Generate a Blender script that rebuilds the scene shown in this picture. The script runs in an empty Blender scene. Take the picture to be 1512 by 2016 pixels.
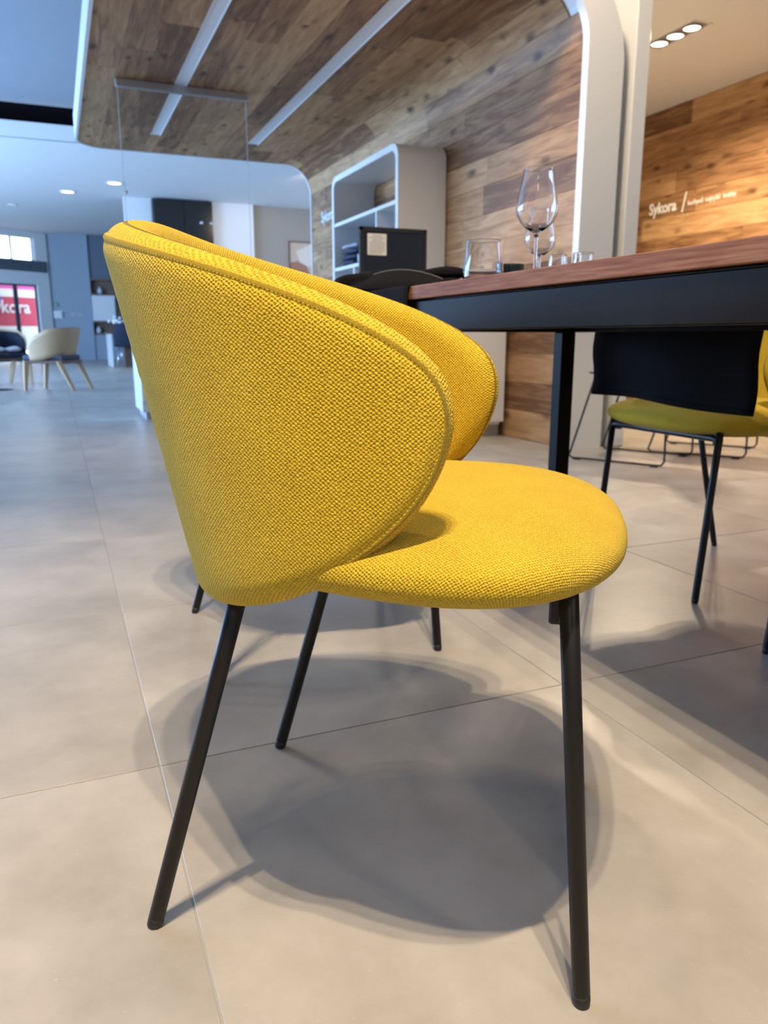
import bpy, bmesh, math, random
import numpy as np
from mathutils import Vector, Matrix
random.seed(7)
PI = math.pi
SC = bpy.context.scene
COL = SC.collection

# ------------------------------------------------------------------ camera
cam_d = bpy.data.cameras.new('camera'); cam = bpy.data.objects.new('camera', cam_d); COL.objects.link(cam)
cam_d.sensor_fit = 'VERTICAL'; cam_d.sensor_height = 36.0; cam_d.sensor_width = 27.0
cam_d.lens = 1515.0 / 2016.0 * 36.0
cam_d.clip_start = 0.02; cam_d.clip_end = 200
PITCH = math.atan(343 / 1515.0); YAW = math.radians(22.64)
cam.location = (0, 0, 0.65)
cam.rotation_euler = (PI / 2 - PITCH, 0, -YAW)
cam_d.dof.use_dof = True; cam_d.dof.focus_distance = 0.78; cam_d.dof.aperture_fstop = 9.0
SC.camera = cam

# ------------------------------------------------------------------ world, exposure
SC.view_settings.view_transform = 'Standard'; SC.view_settings.look = 'None'
SC.view_settings.gamma = 1.0; SC.view_settings.use_curve_mapping = False
SC.view_settings.exposure = 0.0
w = bpy.data.worlds.new('sky'); SC.world = w; w.use_nodes = True
bg = w.node_tree.nodes['Background']; bg.inputs[0].default_value = (0.72, 0.86, 1.0, 1); bg.inputs[1].default_value = 8.0

COOL = (0.34, 0.58, 1.0); WARM = (1.0, 0.795, 0.55)
def area(name, loc, rot, sx, sy, power, color):
    l = bpy.data.lights.new(name, 'AREA'); l.shape = 'RECTANGLE'; l.size = sx; l.size_y = sy; l.energy = power; l.color = color
    o = bpy.data.objects.new(name, l); COL.objects.link(o); o.location = loc; o.rotation_euler = rot; o['kind'] = 'helper'
    return o
# daylight entering through the shop windows of the left-hand wall (they face +X) and the entrance front
for i, (y0, y1) in enumerate(((1.2, 4.8), (5.4, 9.0), (9.6, 13.2), (14.0, 19.0))):
    area('window_daylight', (-6.3, (y0 + y1) / 2, 1.75), (0, -PI / 2, 0), 2.5, y1 - y0, (0.5, 470, 950, 540)[i], COOL)

# ------------------------------------------------------------------ helpers
def lin(c):
    return tuple(((x / 255) / 12.92 if x / 255 <= .04045 else ((x / 255 + .055) / 1.055) ** 2.4) for x in c)
def mat(name, col, rough=.5, metal=0.0, **kw):
    m = bpy.data.materials.new(name); m.use_nodes = True
    b = m.node_tree.nodes['Principled BSDF']
    b.inputs['Base Color'].default_value = (*col, 1); b.inputs['Roughness'].default_value = rough; b.inputs['Metallic'].default_value = metal
    for k, v in kw.items():
        b.inputs[k.replace('_', ' ')].default_value = v
    return m
def nd(m, t, **kw):
    n = m.node_tree.nodes.new(t)
    for k, v in kw.items():
        setattr(n, k, v)
    return n
def lk(m, a, b):
    m.node_tree.links.new(a, b)
def bsdf(m):
    return m.node_tree.nodes['Principled BSDF']
def math_n(m, op, a, b=None, c=None):
    n = nd(m, 'ShaderNodeMath', operation=op)
    for i, v in enumerate((a, b, c)):
        if v is None: continue
        if isinstance(v, (int, float)): n.inputs[i].default_value = v
        else: lk(m, v, n.inputs[i])
    return n.outputs[0]
def mottled(name, c1, c2, scale, rough, bump=0.0, **kw):
    m = mat(name, c1, rough, **kw)
    tc = nd(m, 'ShaderNodeTexCoord'); n = nd(m, 'ShaderNodeTexNoise'); n.inputs['Scale'].default_value = scale; n.inputs['Detail'].default_value = 6
    lk(m, tc.outputs['Object'], n.inputs['Vector'])
    r = nd(m, 'ShaderNodeMix', data_type='RGBA'); r.inputs[6].default_value = (*c1, 1); r.inputs[7].default_value = (*c2, 1)
    lk(m, n.outputs['Fac'], r.inputs[0]); lk(m, r.outputs[2], bsdf(m).inputs['Base Color'])
    if bump:
        bp = nd(m, 'ShaderNodeBump'); bp.inputs['Strength'].default_value = bump; bp.inputs['Distance'].default_value = .002
        lk(m, n.outputs['Fac'], bp.inputs['Height']); lk(m, bp.outputs[0], bsdf(m).inputs['Normal'])
    return m

M = {}
M['wall_white'] = mottled('wall_white', (.80, .80, .79), (.77, .77, .76), 3, .6)
M['white_lacquer'] = mat('white_lacquer', (.80, .80, .78), .35)
M['ceiling_white'] = mottled('ceiling_white', (.80, .80, .79), (.78, .78, .77), 2, .8)
M['ceiling_grey'] = mottled('ceiling_grey', (.30, .33, .37), (.27, .30, .34), 1.2, .8)
M['slot_shade_black'] = mat('slot_shade_black', (.002, .002, .003), .9, Specular_IOR_Level=.0)
M['beige_wall'] = mottled('beige_wall', (.34, .31, .27), (.32, .29, .25), 2, .7)
M['cool_grey_panel'] = mat('cool_grey_panel', (.33, .38, .44), .5)
M['dark_grey_panel'] = mat('dark_grey_panel', (.13, .16, .20), .5)
M['black_steel'] = mottled('black_steel', (.0085, .0068, .0045), (.011, .009, .006), 40, .45, IOR=1.15)
M['leg_steel'] = mottled('leg_steel', (.0095, .008, .007), (.012, .010, .009), 60, .40, Specular_IOR_Level=.30)
M['glide'] = mat('glide', (.012, .011, .010), .55)
M['gloss_black'] = mat('gloss_black', (.010, .010, .010), .12)
M['matte_black'] = mat('matte_black', (.012, .012, .012), .5)
M['chrome'] = mat('chrome', (.8, .8, .8), .12, 1.0)
M['alu'] = mat('aluminium', (.42, .42, .42), .4, 0.6)
M['strip'] = mat('light_strip_diffuser', (.80, .82, .84), .5)
M['paper'] = mat('paper', (.72, .71, .68), .7)
M['ink'] = mat('ink', (.18, .18, .18), .8)
M['letter_white'] = mat('letter_white', (.82, .82, .80), .5)
M['exit_green'] = mat('exit_green', (.01, .22, .09), .5)
M['navy'] = mottled('navy_upholstery', (.010, .016, .035), (.016, .022, .045), 60, .9)
M['navy2'] = mottled('slate_cushion', (.06, .075, .12), (.08, .09, .14), 60, .9)
M['cushion_white'] = mottled('white_cushion_cloth', (.8, .8, .8), (.72, .73, .75), 30, .9)
M['ply_light'] = mottled('light_oak_plywood', (.56, .37, .20), (.50, .32, .17), 9, .5)
M['brown_wood'] = mottled('brown_wood', (.12, .065, .04), (.16, .09, .055), 8, .5)
M['walnut_niche'] = mottled('walnut_niche', (.17, .11, .075), (.22, .14, .10), 6, .55)
M['folded_blue'] = mottled('folded_blue', (.03, .05, .09), (.06, .08, .13), 30, .9)
M['folded_grey'] = mottled('folded_grey', (.35, .38, .42), (.45, .48, .52), 30, .9)
M['flower'] = mat('petal_white', (.85, .84, .80), .7)
M['stalk'] = mat('stalk_green', (.08, .16, .05), .7)
M['ceramic'] = mat('ceramic', (.65, .66, .68), .3)
M['banner_red'] = mat('banner_red', (.62, .05, .10), .6)
M['banner_pink'] = mat('banner_pink', (.75, .10, .40), .6)
M['banner_white'] = mat('banner_white', (.85, .85, .85), .6)
M['banner_blue'] = mat('banner_blue', (.05, .15, .60), .6)
M['louvre_grey'] = mat('louvre_grey', (.08, .10, .12), .6)
M['door_frame_grey'] = mat('door_frame_grey', (.05, .06, .08), .5)
M['art_sand'] = mat('art_sand', (.55, .44, .34), .8)
M['art_rust'] = mat('art_rust', (.35, .18, .12), .8)
M['art_cream'] = mat('art_cream', (.70, .64, .55), .8)
M['shell_grey'] = mat('moulded_grey', (.05, .05, .05), .5)

def glass_mat(name, col=(1, 1, 1), rough=0.0, ior=1.5):
    m = mat(name, col, rough); b = bsdf(m); b.inputs['Transmission Weight'].default_value = 1.0; b.inputs['IOR'].default_value = ior
    return m
M['glass'] = glass_mat('clear_glass'); M['glass_green'] = glass_mat('dark_green_glass', (.05, .07, .02))
M['pane'] = glass_mat('window_glass', (.97, .99, 1.0), 0.0, 1.25)
M['polished_edge'] = mat('polished_edge', (.80, .84, .86), .35)
M['acrylic'] = glass_mat('clear_acrylic', (.985, .99, .99), 0.0, 1.10)

def lamp_mat(name, col, s):
    m = mat(name, (.9, .9, .9), .4); b = bsdf(m); b.inputs['Emission Color'].default_value = (*col, 1); b.inputs['Emission Strength'].default_value = s
    return m
M['lamp_warm'] = lamp_mat('lamp_warm', (1.0, .86, .62), 9.0)
M['lamp_cool'] = lamp_mat('lamp_neutral', (1.0, .94, .84), 5.0)

# --- wood: grain runs along local X, every plank its own tone
def plank_wood(name, dark, mid, light, gs=1.0, fine=.25, vary=.38):
    m = mat(name, mid, .5, Specular_IOR_Level=.3)
    tc = nd(m, 'ShaderNodeTexCoord'); oi = nd(m, 'ShaderNodeObjectInfo')
    off = nd(m, 'ShaderNodeCombineXYZ'); r100 = math_n(m, 'MULTIPLY', oi.outputs['Random'], 61.0)
    for i in range(3): lk(m, r100, off.inputs[i])
    add = nd(m, 'ShaderNodeVectorMath', operation='ADD'); lk(m, tc.outputs['Object'], add.inputs[0]); lk(m, off.outputs[0], add.inputs[1])
    mp = nd(m, 'ShaderNodeMapping'); mp.inputs['Scale'].default_value = (1.1 * gs, 9 * gs, 9 * gs); lk(m, add.outputs[0], mp.inputs['Vector'])
    n1 = nd(m, 'ShaderNodeTexNoise'); n1.inputs['Scale'].default_value = 2.2; n1.inputs['Detail'].default_value = 8; n1.inputs['Distortion'].default_value = .9
    lk(m, mp.outputs[0], n1.inputs['Vector'])
    mp2 = nd(m, 'ShaderNodeMapping'); mp2.inputs['Scale'].default_value = (3 * gs, 60 * gs, 60 * gs); lk(m, add.outputs[0], mp2.inputs['Vector'])
    n2 = nd(m, 'ShaderNodeTexNoise'); n2.inputs['Scale'].default_value = 2.5; n2.inputs['Detail'].default_value = 3; lk(m, mp2.outputs[0], n2.inputs['Vector'])
    # knots
    mp3 = nd(m, 'ShaderNodeMapping'); mp3.inputs['Scale'].default_value = (1.9 * gs, 4.2 * gs, 4.2 * gs); lk(m, add.outputs[0], mp3.inputs['Vector'])
    vo = nd(m, 'ShaderNodeTexVoronoi'); vo.inputs['Scale'].default_value = 1.6; vo.inputs['Randomness'].default_value = 1.0; lk(m, mp3.outputs[0], vo.inputs['Vector'])
    nz = nd(m, 'ShaderNodeTexNoise'); nz.inputs['Scale'].default_value = 14; lk(m, add.outputs[0], nz.inputs['Vector'])
    kd = math_n(m, 'ADD', vo.outputs['Distance'], math_n(m, 'MULTIPLY', math_n(m, 'SUBTRACT', nz.outputs['Fac'], .5), .16))
    kr = nd(m, 'ShaderNodeMapRange'); kr.inputs[1].default_value = .06; kr.inputs[2].default_value = .25; kr.inputs[3].default_value = 1; kr.inputs[4].default_value = 0; lk(m, kd, kr.inputs[0])
    t = math_n(m, 'ADD', math_n(m, 'MULTIPLY', n1.outputs['Fac'], 1 - fine), math_n(m, 'MULTIPLY', n2.outputs['Fac'], fine))
    t = math_n(m, 'ADD', t, math_n(m, 'MULTIPLY', math_n(m, 'SUBTRACT', oi.outputs['Random'], .5), vary))
    cr = nd(m, 'ShaderNodeValToRGB'); cr.color_ramp.elements[0].position = .28; cr.color_ramp.elements[0].color = (*dark, 1)
    cr.color_ramp.elements[1].position = .75; cr.color_ramp.elements[1].color = (*light, 1)
    e = cr.color_ramp.elements.new(.52); e.color = (*mid, 1); lk(m, t, cr.inputs[0])
    mx = nd(m, 'ShaderNodeMix', data_type='RGBA'); mx.inputs[7].default_value = (dark[0] * .28, dark[1] * .24, dark[2] * .22, 1)
    lk(m, cr.outputs[0], mx.inputs[6]); lk(m, math_n(m, 'MULTIPLY', kr.outputs[0], .85), mx.inputs[0]); lk(m, mx.outputs[2], bsdf(m).inputs['Base Color'])
    bp = nd(m, 'ShaderNodeBump'); bp.inputs['Strength'].default_value = .25; bp.inputs['Distance'].default_value = .001
    lk(m, n2.outputs['Fac'], bp.inputs['Height']); lk(m, bp.outputs[0], bsdf(m).inputs['Normal'])
    return m
M['oak'] = plank_wood('knotty_oak', (.165, .078, .035), (.385, .208, .094), (.545, .335, .165))
M['table_wood'] = plank_wood('table_laminate', (.15, .058, .032), (.27, .125, .075), (.36, .19, .12), 1.6, .7, 0.0)

# --- porcelain floor tile
def tile_material():
    m = mat('porcelain_tile', (.43, .41, .38), .33)
    tc = nd(m, 'ShaderNodeTexCoord'); oi = nd(m, 'ShaderNodeObjectInfo')
    sc = nd(m, 'ShaderNodeVectorMath', operation='SCALE'); sc.inputs['Scale'].default_value = 37.0; lk(m, oi.outputs['Location'], sc.inputs[0])
    ad = nd(m, 'ShaderNodeVectorMath', operation='ADD'); lk(m, tc.outputs['Object'], ad.inputs[0]); lk(m, sc.outputs[0], ad.inputs[1])
    a = nd(m, 'ShaderNodeTexNoise'); a.inputs['Scale'].default_value = 3.5; a.inputs['Detail'].default_value = 8; a.inputs['Roughness'].default_value = .62; lk(m, ad.outputs[0], a.inputs['Vector'])
    b = nd(m, 'ShaderNodeTexNoise'); b.inputs['Scale'].default_value = 160; b.inputs['Detail'].default_value = 2; lk(m, ad.outputs[0], b.inputs['Vector'])
    cr = nd(m, 'ShaderNodeValToRGB'); cr.color_ramp.elements[0].position = .3; cr.color_ramp.elements[0].color = (.320, .292, .256, 1)
    cr.color_ramp.elements[1].position = .72; cr.color_ramp.elements[1].color = (.500, .466, .420, 1); lk(m, a.outputs['Fac'], cr.inputs[0])
    sp = nd(m, 'ShaderNodeMapRange'); sp.inputs[1].default_value = .70; sp.inputs[2].default_value = .80; lk(m, b.outputs['Fac'], sp.inputs[0])
    mx = nd(m, 'ShaderNodeMix', data_type='RGBA'); mx.inputs[7].default_value = (.60, .56, .50, 1); lk(m, cr.outputs[0], mx.inputs[6])
    lk(m, math_n(m, 'MULTIPLY', sp.outputs[0], .5), mx.inputs[0]); lk(m, mx.outputs[2], bsdf(m).inputs['Base Color'])
    rr = nd(m, 'ShaderNodeMapRange'); rr.inputs[3].default_value = .27; rr.inputs[4].default_value = .42; lk(m, a.outputs['Fac'], rr.inputs[0]); lk(m, rr.outputs[0], bsdf(m).inputs['Roughness'])
    bp = nd(m, 'ShaderNodeBump'); bp.inputs['Strength'].default_value = .06; bp.inputs['Distance'].default_value = .001; lk(m, a.outputs['Fac'], bp.inputs['Height']); lk(m, bp.outputs[0], bsdf(m).inputs['Normal'])
    return m
bsdf(M['table_wood']).inputs['Roughness'].default_value = .6; bsdf(M['table_wood']).inputs['IOR'].default_value = 1.25
M['tile'] = tile_material()
M['grout'] = mat('grout', (.36, .35, .33), .8)

# --- woven upholstery; UVs are in metres
def fabric(name, base, dark, light, pitch=.0021):
    m = mat(name, base, .85)
    b = bsdf(m); b.inputs['Sheen Weight'].default_value = .25; b.inputs['Sheen Roughness'].default_value = .5; b.inputs['Sheen Tint'].default_value = (1.0, .85, .4, 1)
    b.inputs['Specular IOR Level'].default_value = .18
    uv = nd(m, 'ShaderNodeUVMap'); uv.uv_map = 'UVMap'
    nz = nd(m, 'ShaderNodeTexNoise'); nz.inputs['Scale'].default_value = 330; nz.inputs['Detail'].default_value = 1; lk(m, uv.outputs[0], nz.inputs['Vector'])
    of = nd(m, 'ShaderNodeVectorMath', operation='SUBTRACT'); lk(m, nz.outputs['Color'], of.inputs[0]); of.inputs[1].default_value = (.5, .5, .5)
    os_ = nd(m, 'ShaderNodeVectorMath', operation='SCALE'); os_.inputs['Scale'].default_value = .0026; lk(m, of.outputs[0], os_.inputs[0])
    ad = nd(m, 'ShaderNodeVectorMath', operation='ADD'); lk(m, uv.outputs[0], ad.inputs[0]); lk(m, os_.outputs[0], ad.inputs[1])
    se = nd(m, 'ShaderNodeSeparateXYZ'); lk(m, ad.outputs[0], se.inputs[0])
    k = PI / pitch
    su = math_n(m, 'SINE', math_n(m, 'MULTIPLY', se.outputs[0], k)); sv = math_n(m, 'SINE', math_n(m, 'MULTIPLY', se.outputs[1], k * 1.1))
    h = math_n(m, 'ADD', math_n(m, 'MULTIPLY', math_n(m, 'MULTIPLY', su, sv), .5), .5)
    n2 = nd(m, 'ShaderNodeTexNoise'); n2.inputs['Scale'].default_value = 900; n2.inputs['Detail'].default_value = 2; lk(m, uv.outputs[0], n2.inputs['Vector'])
    n3 = nd(m, 'ShaderNodeTexNoise'); n3.inputs['Scale'].default_value = 14; n3.inputs['Detail'].default_value = 2; lk(m, uv.outputs[0], n3.inputs['Vector'])
    hh = math_n(m, 'ADD', math_n(m, 'POWER', h, .7), math_n(m, 'MULTIPLY', n2.outputs['Fac'], .35))
    cr = nd(m, 'ShaderNodeValToRGB'); cr.color_ramp.elements[0].position = .25; cr.color_ramp.elements[0].color = (*dark, 1)  # weave gaps darkened and knot tops lightened by colour, imitating shade and highlight
    cr.color_ramp.elements[1].position = 1.0; cr.color_ramp.elements[1].color = (*light, 1); e = cr.color_ramp.elements.new(.6); e.color = (*base, 1)
    lk(m, math_n(m, 'ADD', math_n(m, 'MULTIPLY', hh, .8), math_n(m, 'MULTIPLY', math_n(m, 'SUBTRACT', n3.outputs['Fac'], .5), .25)), cr.inputs[0])
    lk(m, cr.outputs[0], b.inputs['Base Color'])
    bp = nd(m, 'ShaderNodeBump'); bp.inputs['Strength'].default_value = 1.0; bp.inputs['Distance'].default_value = .0015
    lk(m, hh, bp.inputs['Height']); lk(m, bp.outputs[0], b.inputs['Normal'])
    return m
M['yellow'] = fabric('yellow_bouclé_weave'.replace('é', 'e'), (.60, .405, .020), (.36, .215, .006), (.78, .56, .05))
def cloth(name, c1, c2, pitch):
    m = mat(name, c1, .9); tc = nd(m, 'ShaderNodeTexCoord'); se = nd(m, 'ShaderNodeSeparateXYZ'); lk(m, tc.outputs['Object'], se.inputs[0])
    k = 2 * PI / pitch
    s = math_n(m, 'MULTIPLY', math_n(m, 'SINE', math_n(m, 'MULTIPLY', se.outputs[1], k)), math_n(m, 'SINE', math_n(m, 'MULTIPLY', se.outputs[2], k)))
    n = nd(m, 'ShaderNodeTexNoise'); n.inputs['Scale'].default_value = 25; n.inputs['Detail'].default_value = 5; lk(m, tc.outputs['Object'], n.inputs['Vector'])
    mx = nd(m, 'ShaderNodeMix', data_type='RGBA'); mx.inputs[6].default_value = (*c1, 1); mx.inputs[7].default_value = (*c2, 1); lk(m, n.outputs['Fac'], mx.inputs[0]); lk(m, mx.outputs[2], bsdf(m).inputs['Base Color'])
    bp = nd(m, 'ShaderNodeBump'); bp.inputs['Strength'].default_value = .4; bp.inputs['Distance'].default_value = .0006; lk(m, s, bp.inputs['Height']); lk(m, bp.outputs[0], bsdf(m).inputs['Normal'])
    bsdf(m).inputs['Specular IOR Level'].default_value = .1
    return m
M['black_cloth'] = cloth('black_linen', (.0045, .0042, .0045), (.008, .007, .0075), .003)

# ------------------------------------------------------------------ mesh helpers
def link(o, parent=None):
    COL.objects.link(o)
    if parent is not None: o.parent = parent
    return o
def pyobj(name, verts, faces, m, parent=None, smooth=False, uvs=None):
    me = bpy.data.meshes.new(name); me.from_pydata([tuple(v) for v in verts], [], faces); me.update()
    if smooth: me.polygons.foreach_set('use_smooth', [True] * len(me.polygons))
    if uvs is not None:
        l = me.uv_layers.new(name='UVMap')
        vi = np.empty(len(me.loops), int); me.loops.foreach_get('vertex_index', vi)
        l.data.foreach_set('uv', np.asarray(uvs, float)[vi].ravel())
    me.materials.append(m)
    return link(bpy.data.objects.new(name, me), parent)
def bmobj(name, bm, m, parent=None, smooth=False):
    me = bpy.data.meshes.new(name); bmesh.ops.recalc_face_normals(bm, faces=bm.faces); bm.to_mesh(me); bm.free()
    if smooth: me.polygons.foreach_set('use_smooth', [True] * len(me.polygons))
    me.materials.append(m)
    return link(bpy.data.objects.new(name, me), parent)
def add_box(bm, x0, x1, y0, y1, z0, z1, bev=0.0, seg=1):
    r = bmesh.ops.create_cube(bm, size=1.0)
    vs = r['verts']
    for v in vs:
        v.co = Vector(((x0 + x1) / 2 + v.co.x * (x1 - x0), (y0 + y1) / 2 + v.co.y * (y1 - y0), (z0 + z1) / 2 + v.co.z * (z1 - z0)))
    if bev:
        es = list({e for v in vs for e in v.link_edges})
        bmesh.ops.bevel(bm, geom=es, offset=bev, segments=seg, profile=.5, affect='EDGES')
def box(name, x0, x1, y0, y1, z0, z1, m, parent=None, bev=0.0, seg=1, smooth=False):
    bm = bmesh.new(); add_box(bm, x0, x1, y0, y1, z0, z1, bev, seg); return bmobj(name, bm, m, parent, smooth)
def tube_pts(path, rad, seg=12, caps=True):
    P = [Vector(p) for p in path]; n = len(P)
    rads = rad if isinstance(rad, (list, tuple)) else [rad] * n
    vs, fs = [], []; up = None
    for i in range(n):
        t = (P[min(i + 1, n - 1)] - P[max(i - 1, 0)]).normalized()
        if up is None:
            up = Vector((0, 0, 1)) if abs(t.z) < .9 else Vector((1, 0, 0))
        a = t.cross(up).normalized(); b = a.cross(t).normalized(); up = b
        for k in range(seg):
            an = 2 * PI * k / seg; vs.append(P[i] + (a * math.cos(an) + b * math.sin(an)) * rads[i])
    for i in range(n - 1):
        for k in range(seg):
            k2 = (k + 1) % seg; fs.append((i * seg + k, i * seg + k2, (i + 1) * seg + k2, (i + 1) * seg + k))
    if caps:
        fs.append(tuple(range(seg))[::-1]); fs.append(tuple((n - 1) * seg + k for k in range(seg)))
    return vs, fs
def tube(name, path, rad, m, parent=None, seg=12):
    v, f = tube_pts(path, rad, seg)
    bm = bmesh.new(); bv = [bm.verts.new(p) for p in v]
    for q in f: bm.faces.new([bv[i] for i in q])
    return bmobj(name, bm, m, parent, True)
def lathe(name, prof, m, parent=None, seg=40, loc=(0, 0, 0)):
    bm = bmesh.new(); rings = []
    for r, z in prof:
        if r < 1e-6: rings.append([bm.verts.new((0, 0, z))])
        else: rings.append([bm.verts.new((r * math.cos(2 * PI * k / seg), r * math.sin(2 * PI * k / seg), z)) for k in range(seg)])
    for a, b in zip(rings, rings[1:]):
        for k in range(seg):
            k2 = (k + 1) % seg
            if len(a) == 1 and len(b) == 1: continue
            if len(a) == 1: bm.faces.new((a[0], b[k], b[k2]))
            elif len(b) == 1: bm.faces.new((a[k], a[k2], b[0]))
            else: bm.faces.new((a[k], a[k2], b[k2], b[k]))
    o = bmobj(name, bm, m, parent, True); o.location = loc
    return o
def prism(name, poly, axis, a0, a1, m, parent=None, smooth=False, bev=0.0):
    """extrude a closed outline along an axis: 'Y' outline is (x,z); 'X' outline is (y,z); 'Z' outline is (x,y)"""
    f = {'Y': lambda p, a: (p[0], a, p[1]), 'X': lambda p, a: (a, p[0], p[1]), 'Z': lambda p, a: (p[0], p[1], a)}[axis]
    bm = bmesh.new(); A = [bm.verts.new(f(p, a0)) for p in poly]; B = [bm.verts.new(f(p, a1)) for p in poly]; n = len(poly)
    c1 = bm.faces.new(A); c2 = bm.faces.new(B[::-1])
    for i in range(n): bm.faces.new((A[i], A[(i + 1) % n], B[(i + 1) % n], B[i]))
    if bev:
        bmesh.ops.bevel(bm, geom=list({e for fc in (c1, c2) for e in fc.edges}), offset=bev, segments=2, profile=.5, affect='EDGES')
    return bmobj(name, bm, m, parent, smooth)
def arc(cx, cz, r, a0, a1, n):
    return [(cx + r * math.cos(math.radians(a0 + (a1 - a0) * i / n)), cz + r * math.sin(math.radians(a0 + (a1 - a0) * i / n))) for i in range(n + 1)]
def empty(name, loc=(0, 0, 0), rz=0.0):
    o = bpy.data.objects.new(name, None); o.empty_display_size = .1; COL.objects.link(o); o.location = loc; o.rotation_euler = (0, 0, rz)
    return o
def tag(o, label, cat, group=None):
    o['label'] = label; o['category'] = cat
    if group: o['group'] = group
    return o
def struct(o, label=None):
    o['kind'] = 'structure'
    if label: o['label'] = label
    return o
def copy_tree(o, parent=None):
    c = o.copy(); COL.objects.link(c); c.parent = parent
    for ch in o.children: copy_tree(ch, c)
    return c
def text_mesh(name, s, size, m, parent=None, extrude=.002, bold=0.0):
    cu = bpy.data.curves.new(name, 'FONT'); cu.body = s; cu.size = size; cu.extrude = extrude; cu.offset = bold; cu.resolution_u = 3
    t = bpy.data.objects.new(name, cu); COL.objects.link(t)
    bpy.context.view_layer.update()
    me = bpy.data.meshes.new_from_object(t.evaluated_get(bpy.context.evaluated_depsgraph_get()))
    bpy.data.objects.remove(t); me.materials.clear(); me.materials.append(m); me.name = name
    return link(bpy.data.objects.new(name, me), parent)

# ================================================================== SETTING
# ---- floor: grout bed with single porcelain tiles
floor = struct(box('floor', -6.8, 6.6, -3.0, 26.0, -.14, -.0016, M['grout']), 'pale grey concrete-look porcelain tile floor')
TP = .75; TX0, TY0 = .094, .382
bm = bmesh.new(); g = .0015; add_box(bm, -TP / 2 + g, TP / 2 - g, -TP / 2 + g, TP / 2 - g, -.012, 0, .0004); 
tile_o = bmobj('tile', bm, M['tile'], floor)
cells = []
fwv = Vector((math.sin(YAW), math.cos(YAW)))
for i in range(-9, 9):
    for j in range(-5, 34):
        cx, cy = TX0 + (i + .5) * TP, TY0 + (j + .5) * TP
        if not (-6.8 < cx - TP / 2 and cx + TP / 2 < 6.6 and -3.0 < cy - TP / 2 and cy + TP / 2 < 26.0): continue
        d = Vector((cx, cy)); f = d.dot(fwv); r = d.x * fwv.y - d.y * fwv.x
        vis = f > .2 and abs(r) < f * .56 + .7
        cells.append((0 if vis else 1, d.length, cx, cy))
cells.sort()
for n, (v, d, cx, cy) in enumerate(cells[:290]):
    o = tile_o if n == 0 else tile_o.copy()
    if n: link(o); o.parent = floor
    o.location = (cx, cy, 0); o.rotation_euler = (0, 0, random.choice((0, 1, 2, 3)) * PI / 2)
bm = bmesh.new()
for v, d, cx, cy in cells[290:]:
    add_box(bm, cx - TP / 2 + g, cx + TP / 2 - g, cy - TP / 2 + g, cy + TP / 2 - g, -.012, 0)
rest = bmobj('outer_tiles', bm, M['tile'], floor); rest['kind'] = 'stuff'

# ---- ceilings
struct(box('ceiling_1', -6.8, 6.6, 3.95, 13.4, 4.0, 4.15, M['ceiling_grey']), 'raised grey ceiling field over the showroom')
struct(box('ceiling_2', -6.8, 6.6, 13.4, 26.0, 3.53, 3.66, M['ceiling_white']), 'lower white plaster ceiling further back')
tr = struct(box('trim_1', -6.8, 6.6, 13.36, 13.44, 3.53, 3.745, M['wall_white']), 'white fascia edge of the lower ceiling')
struct(box('trim_2', -6.8, 6.6, 13.62, 13.74, 3.66, 4.15, M['slot_shade_black']), 'black-coloured strip standing for the shadow gap above the white fascia')  # near-black colour stands in for the deep shade of the open gap
struct(box('ceiling_3', -6.8, 3.18, -3.0, 3.72, 3.53, 3.65, M['ceiling_white']), 'white ceiling above the dining table')
struct(box('ceiling_4', 3.18, 6.6, -3.0, 9.2, 2.83, 2.95, M['ceiling_white']), 'low white ceiling beside the lettered timber wall')
struct(box('wall_bulkhead', -6.8, 3.18, 3.72, 3.95, 3.53, 4.15, M['wall_white']), 'white drop between lower and raised ceiling')
struct(box('wall_bulkhead_2', 3.18, 3.30, -3.0, 3.95, 2.95, 4.15, M['wall_white']), 'white drop towards the lettered bay')

# ---- outer walls
struct(box('wall_back', -6.8, 6.6, -3.12, -3.0, 0, 3.65, M['wall_white']), 'white wall')
wl = struct(box('wall_left', -6.92, -6.8, -3.12, 26.0, 0, 4.15, M['wall_white']), 'white outer wall')
struct(box('wall_far', -.06, 6.55, 25.0, 25.12, 0, 3.53, M['cool_grey_panel']), 'pale blue grey end wall with exit sign')
struct(box('wall_side', 6.55, 6.67, -3.0, 26.0, 0, 4.1, M['wall_white']), 'white wall')
struct(box('wall_partition', 1.58, 6.55, 18.0, 18.16, 0, 3.53, M['beige_wall']), 'beige grey partition wall with framed picture')
struct(box('wall_partition_2', 3.0, 6.55, 9.2, 9.35, 0, 4.1, M['wall_white']), 'white wall closing the lettered bay')
struct(box('wall_pillar', 3.38, 4.30, 17.86, 17.998, 0, 3.53, M['wall_white'], bev=.004), 'broad white pillar in front of the beige wall')
struct(box('wall_pillar_2', 1.56, 2.13, 17.93, 17.998, 0, 3.53, M['wall_white'], bev=.004), 'white wall strip beside the dark cabinet')

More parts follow.
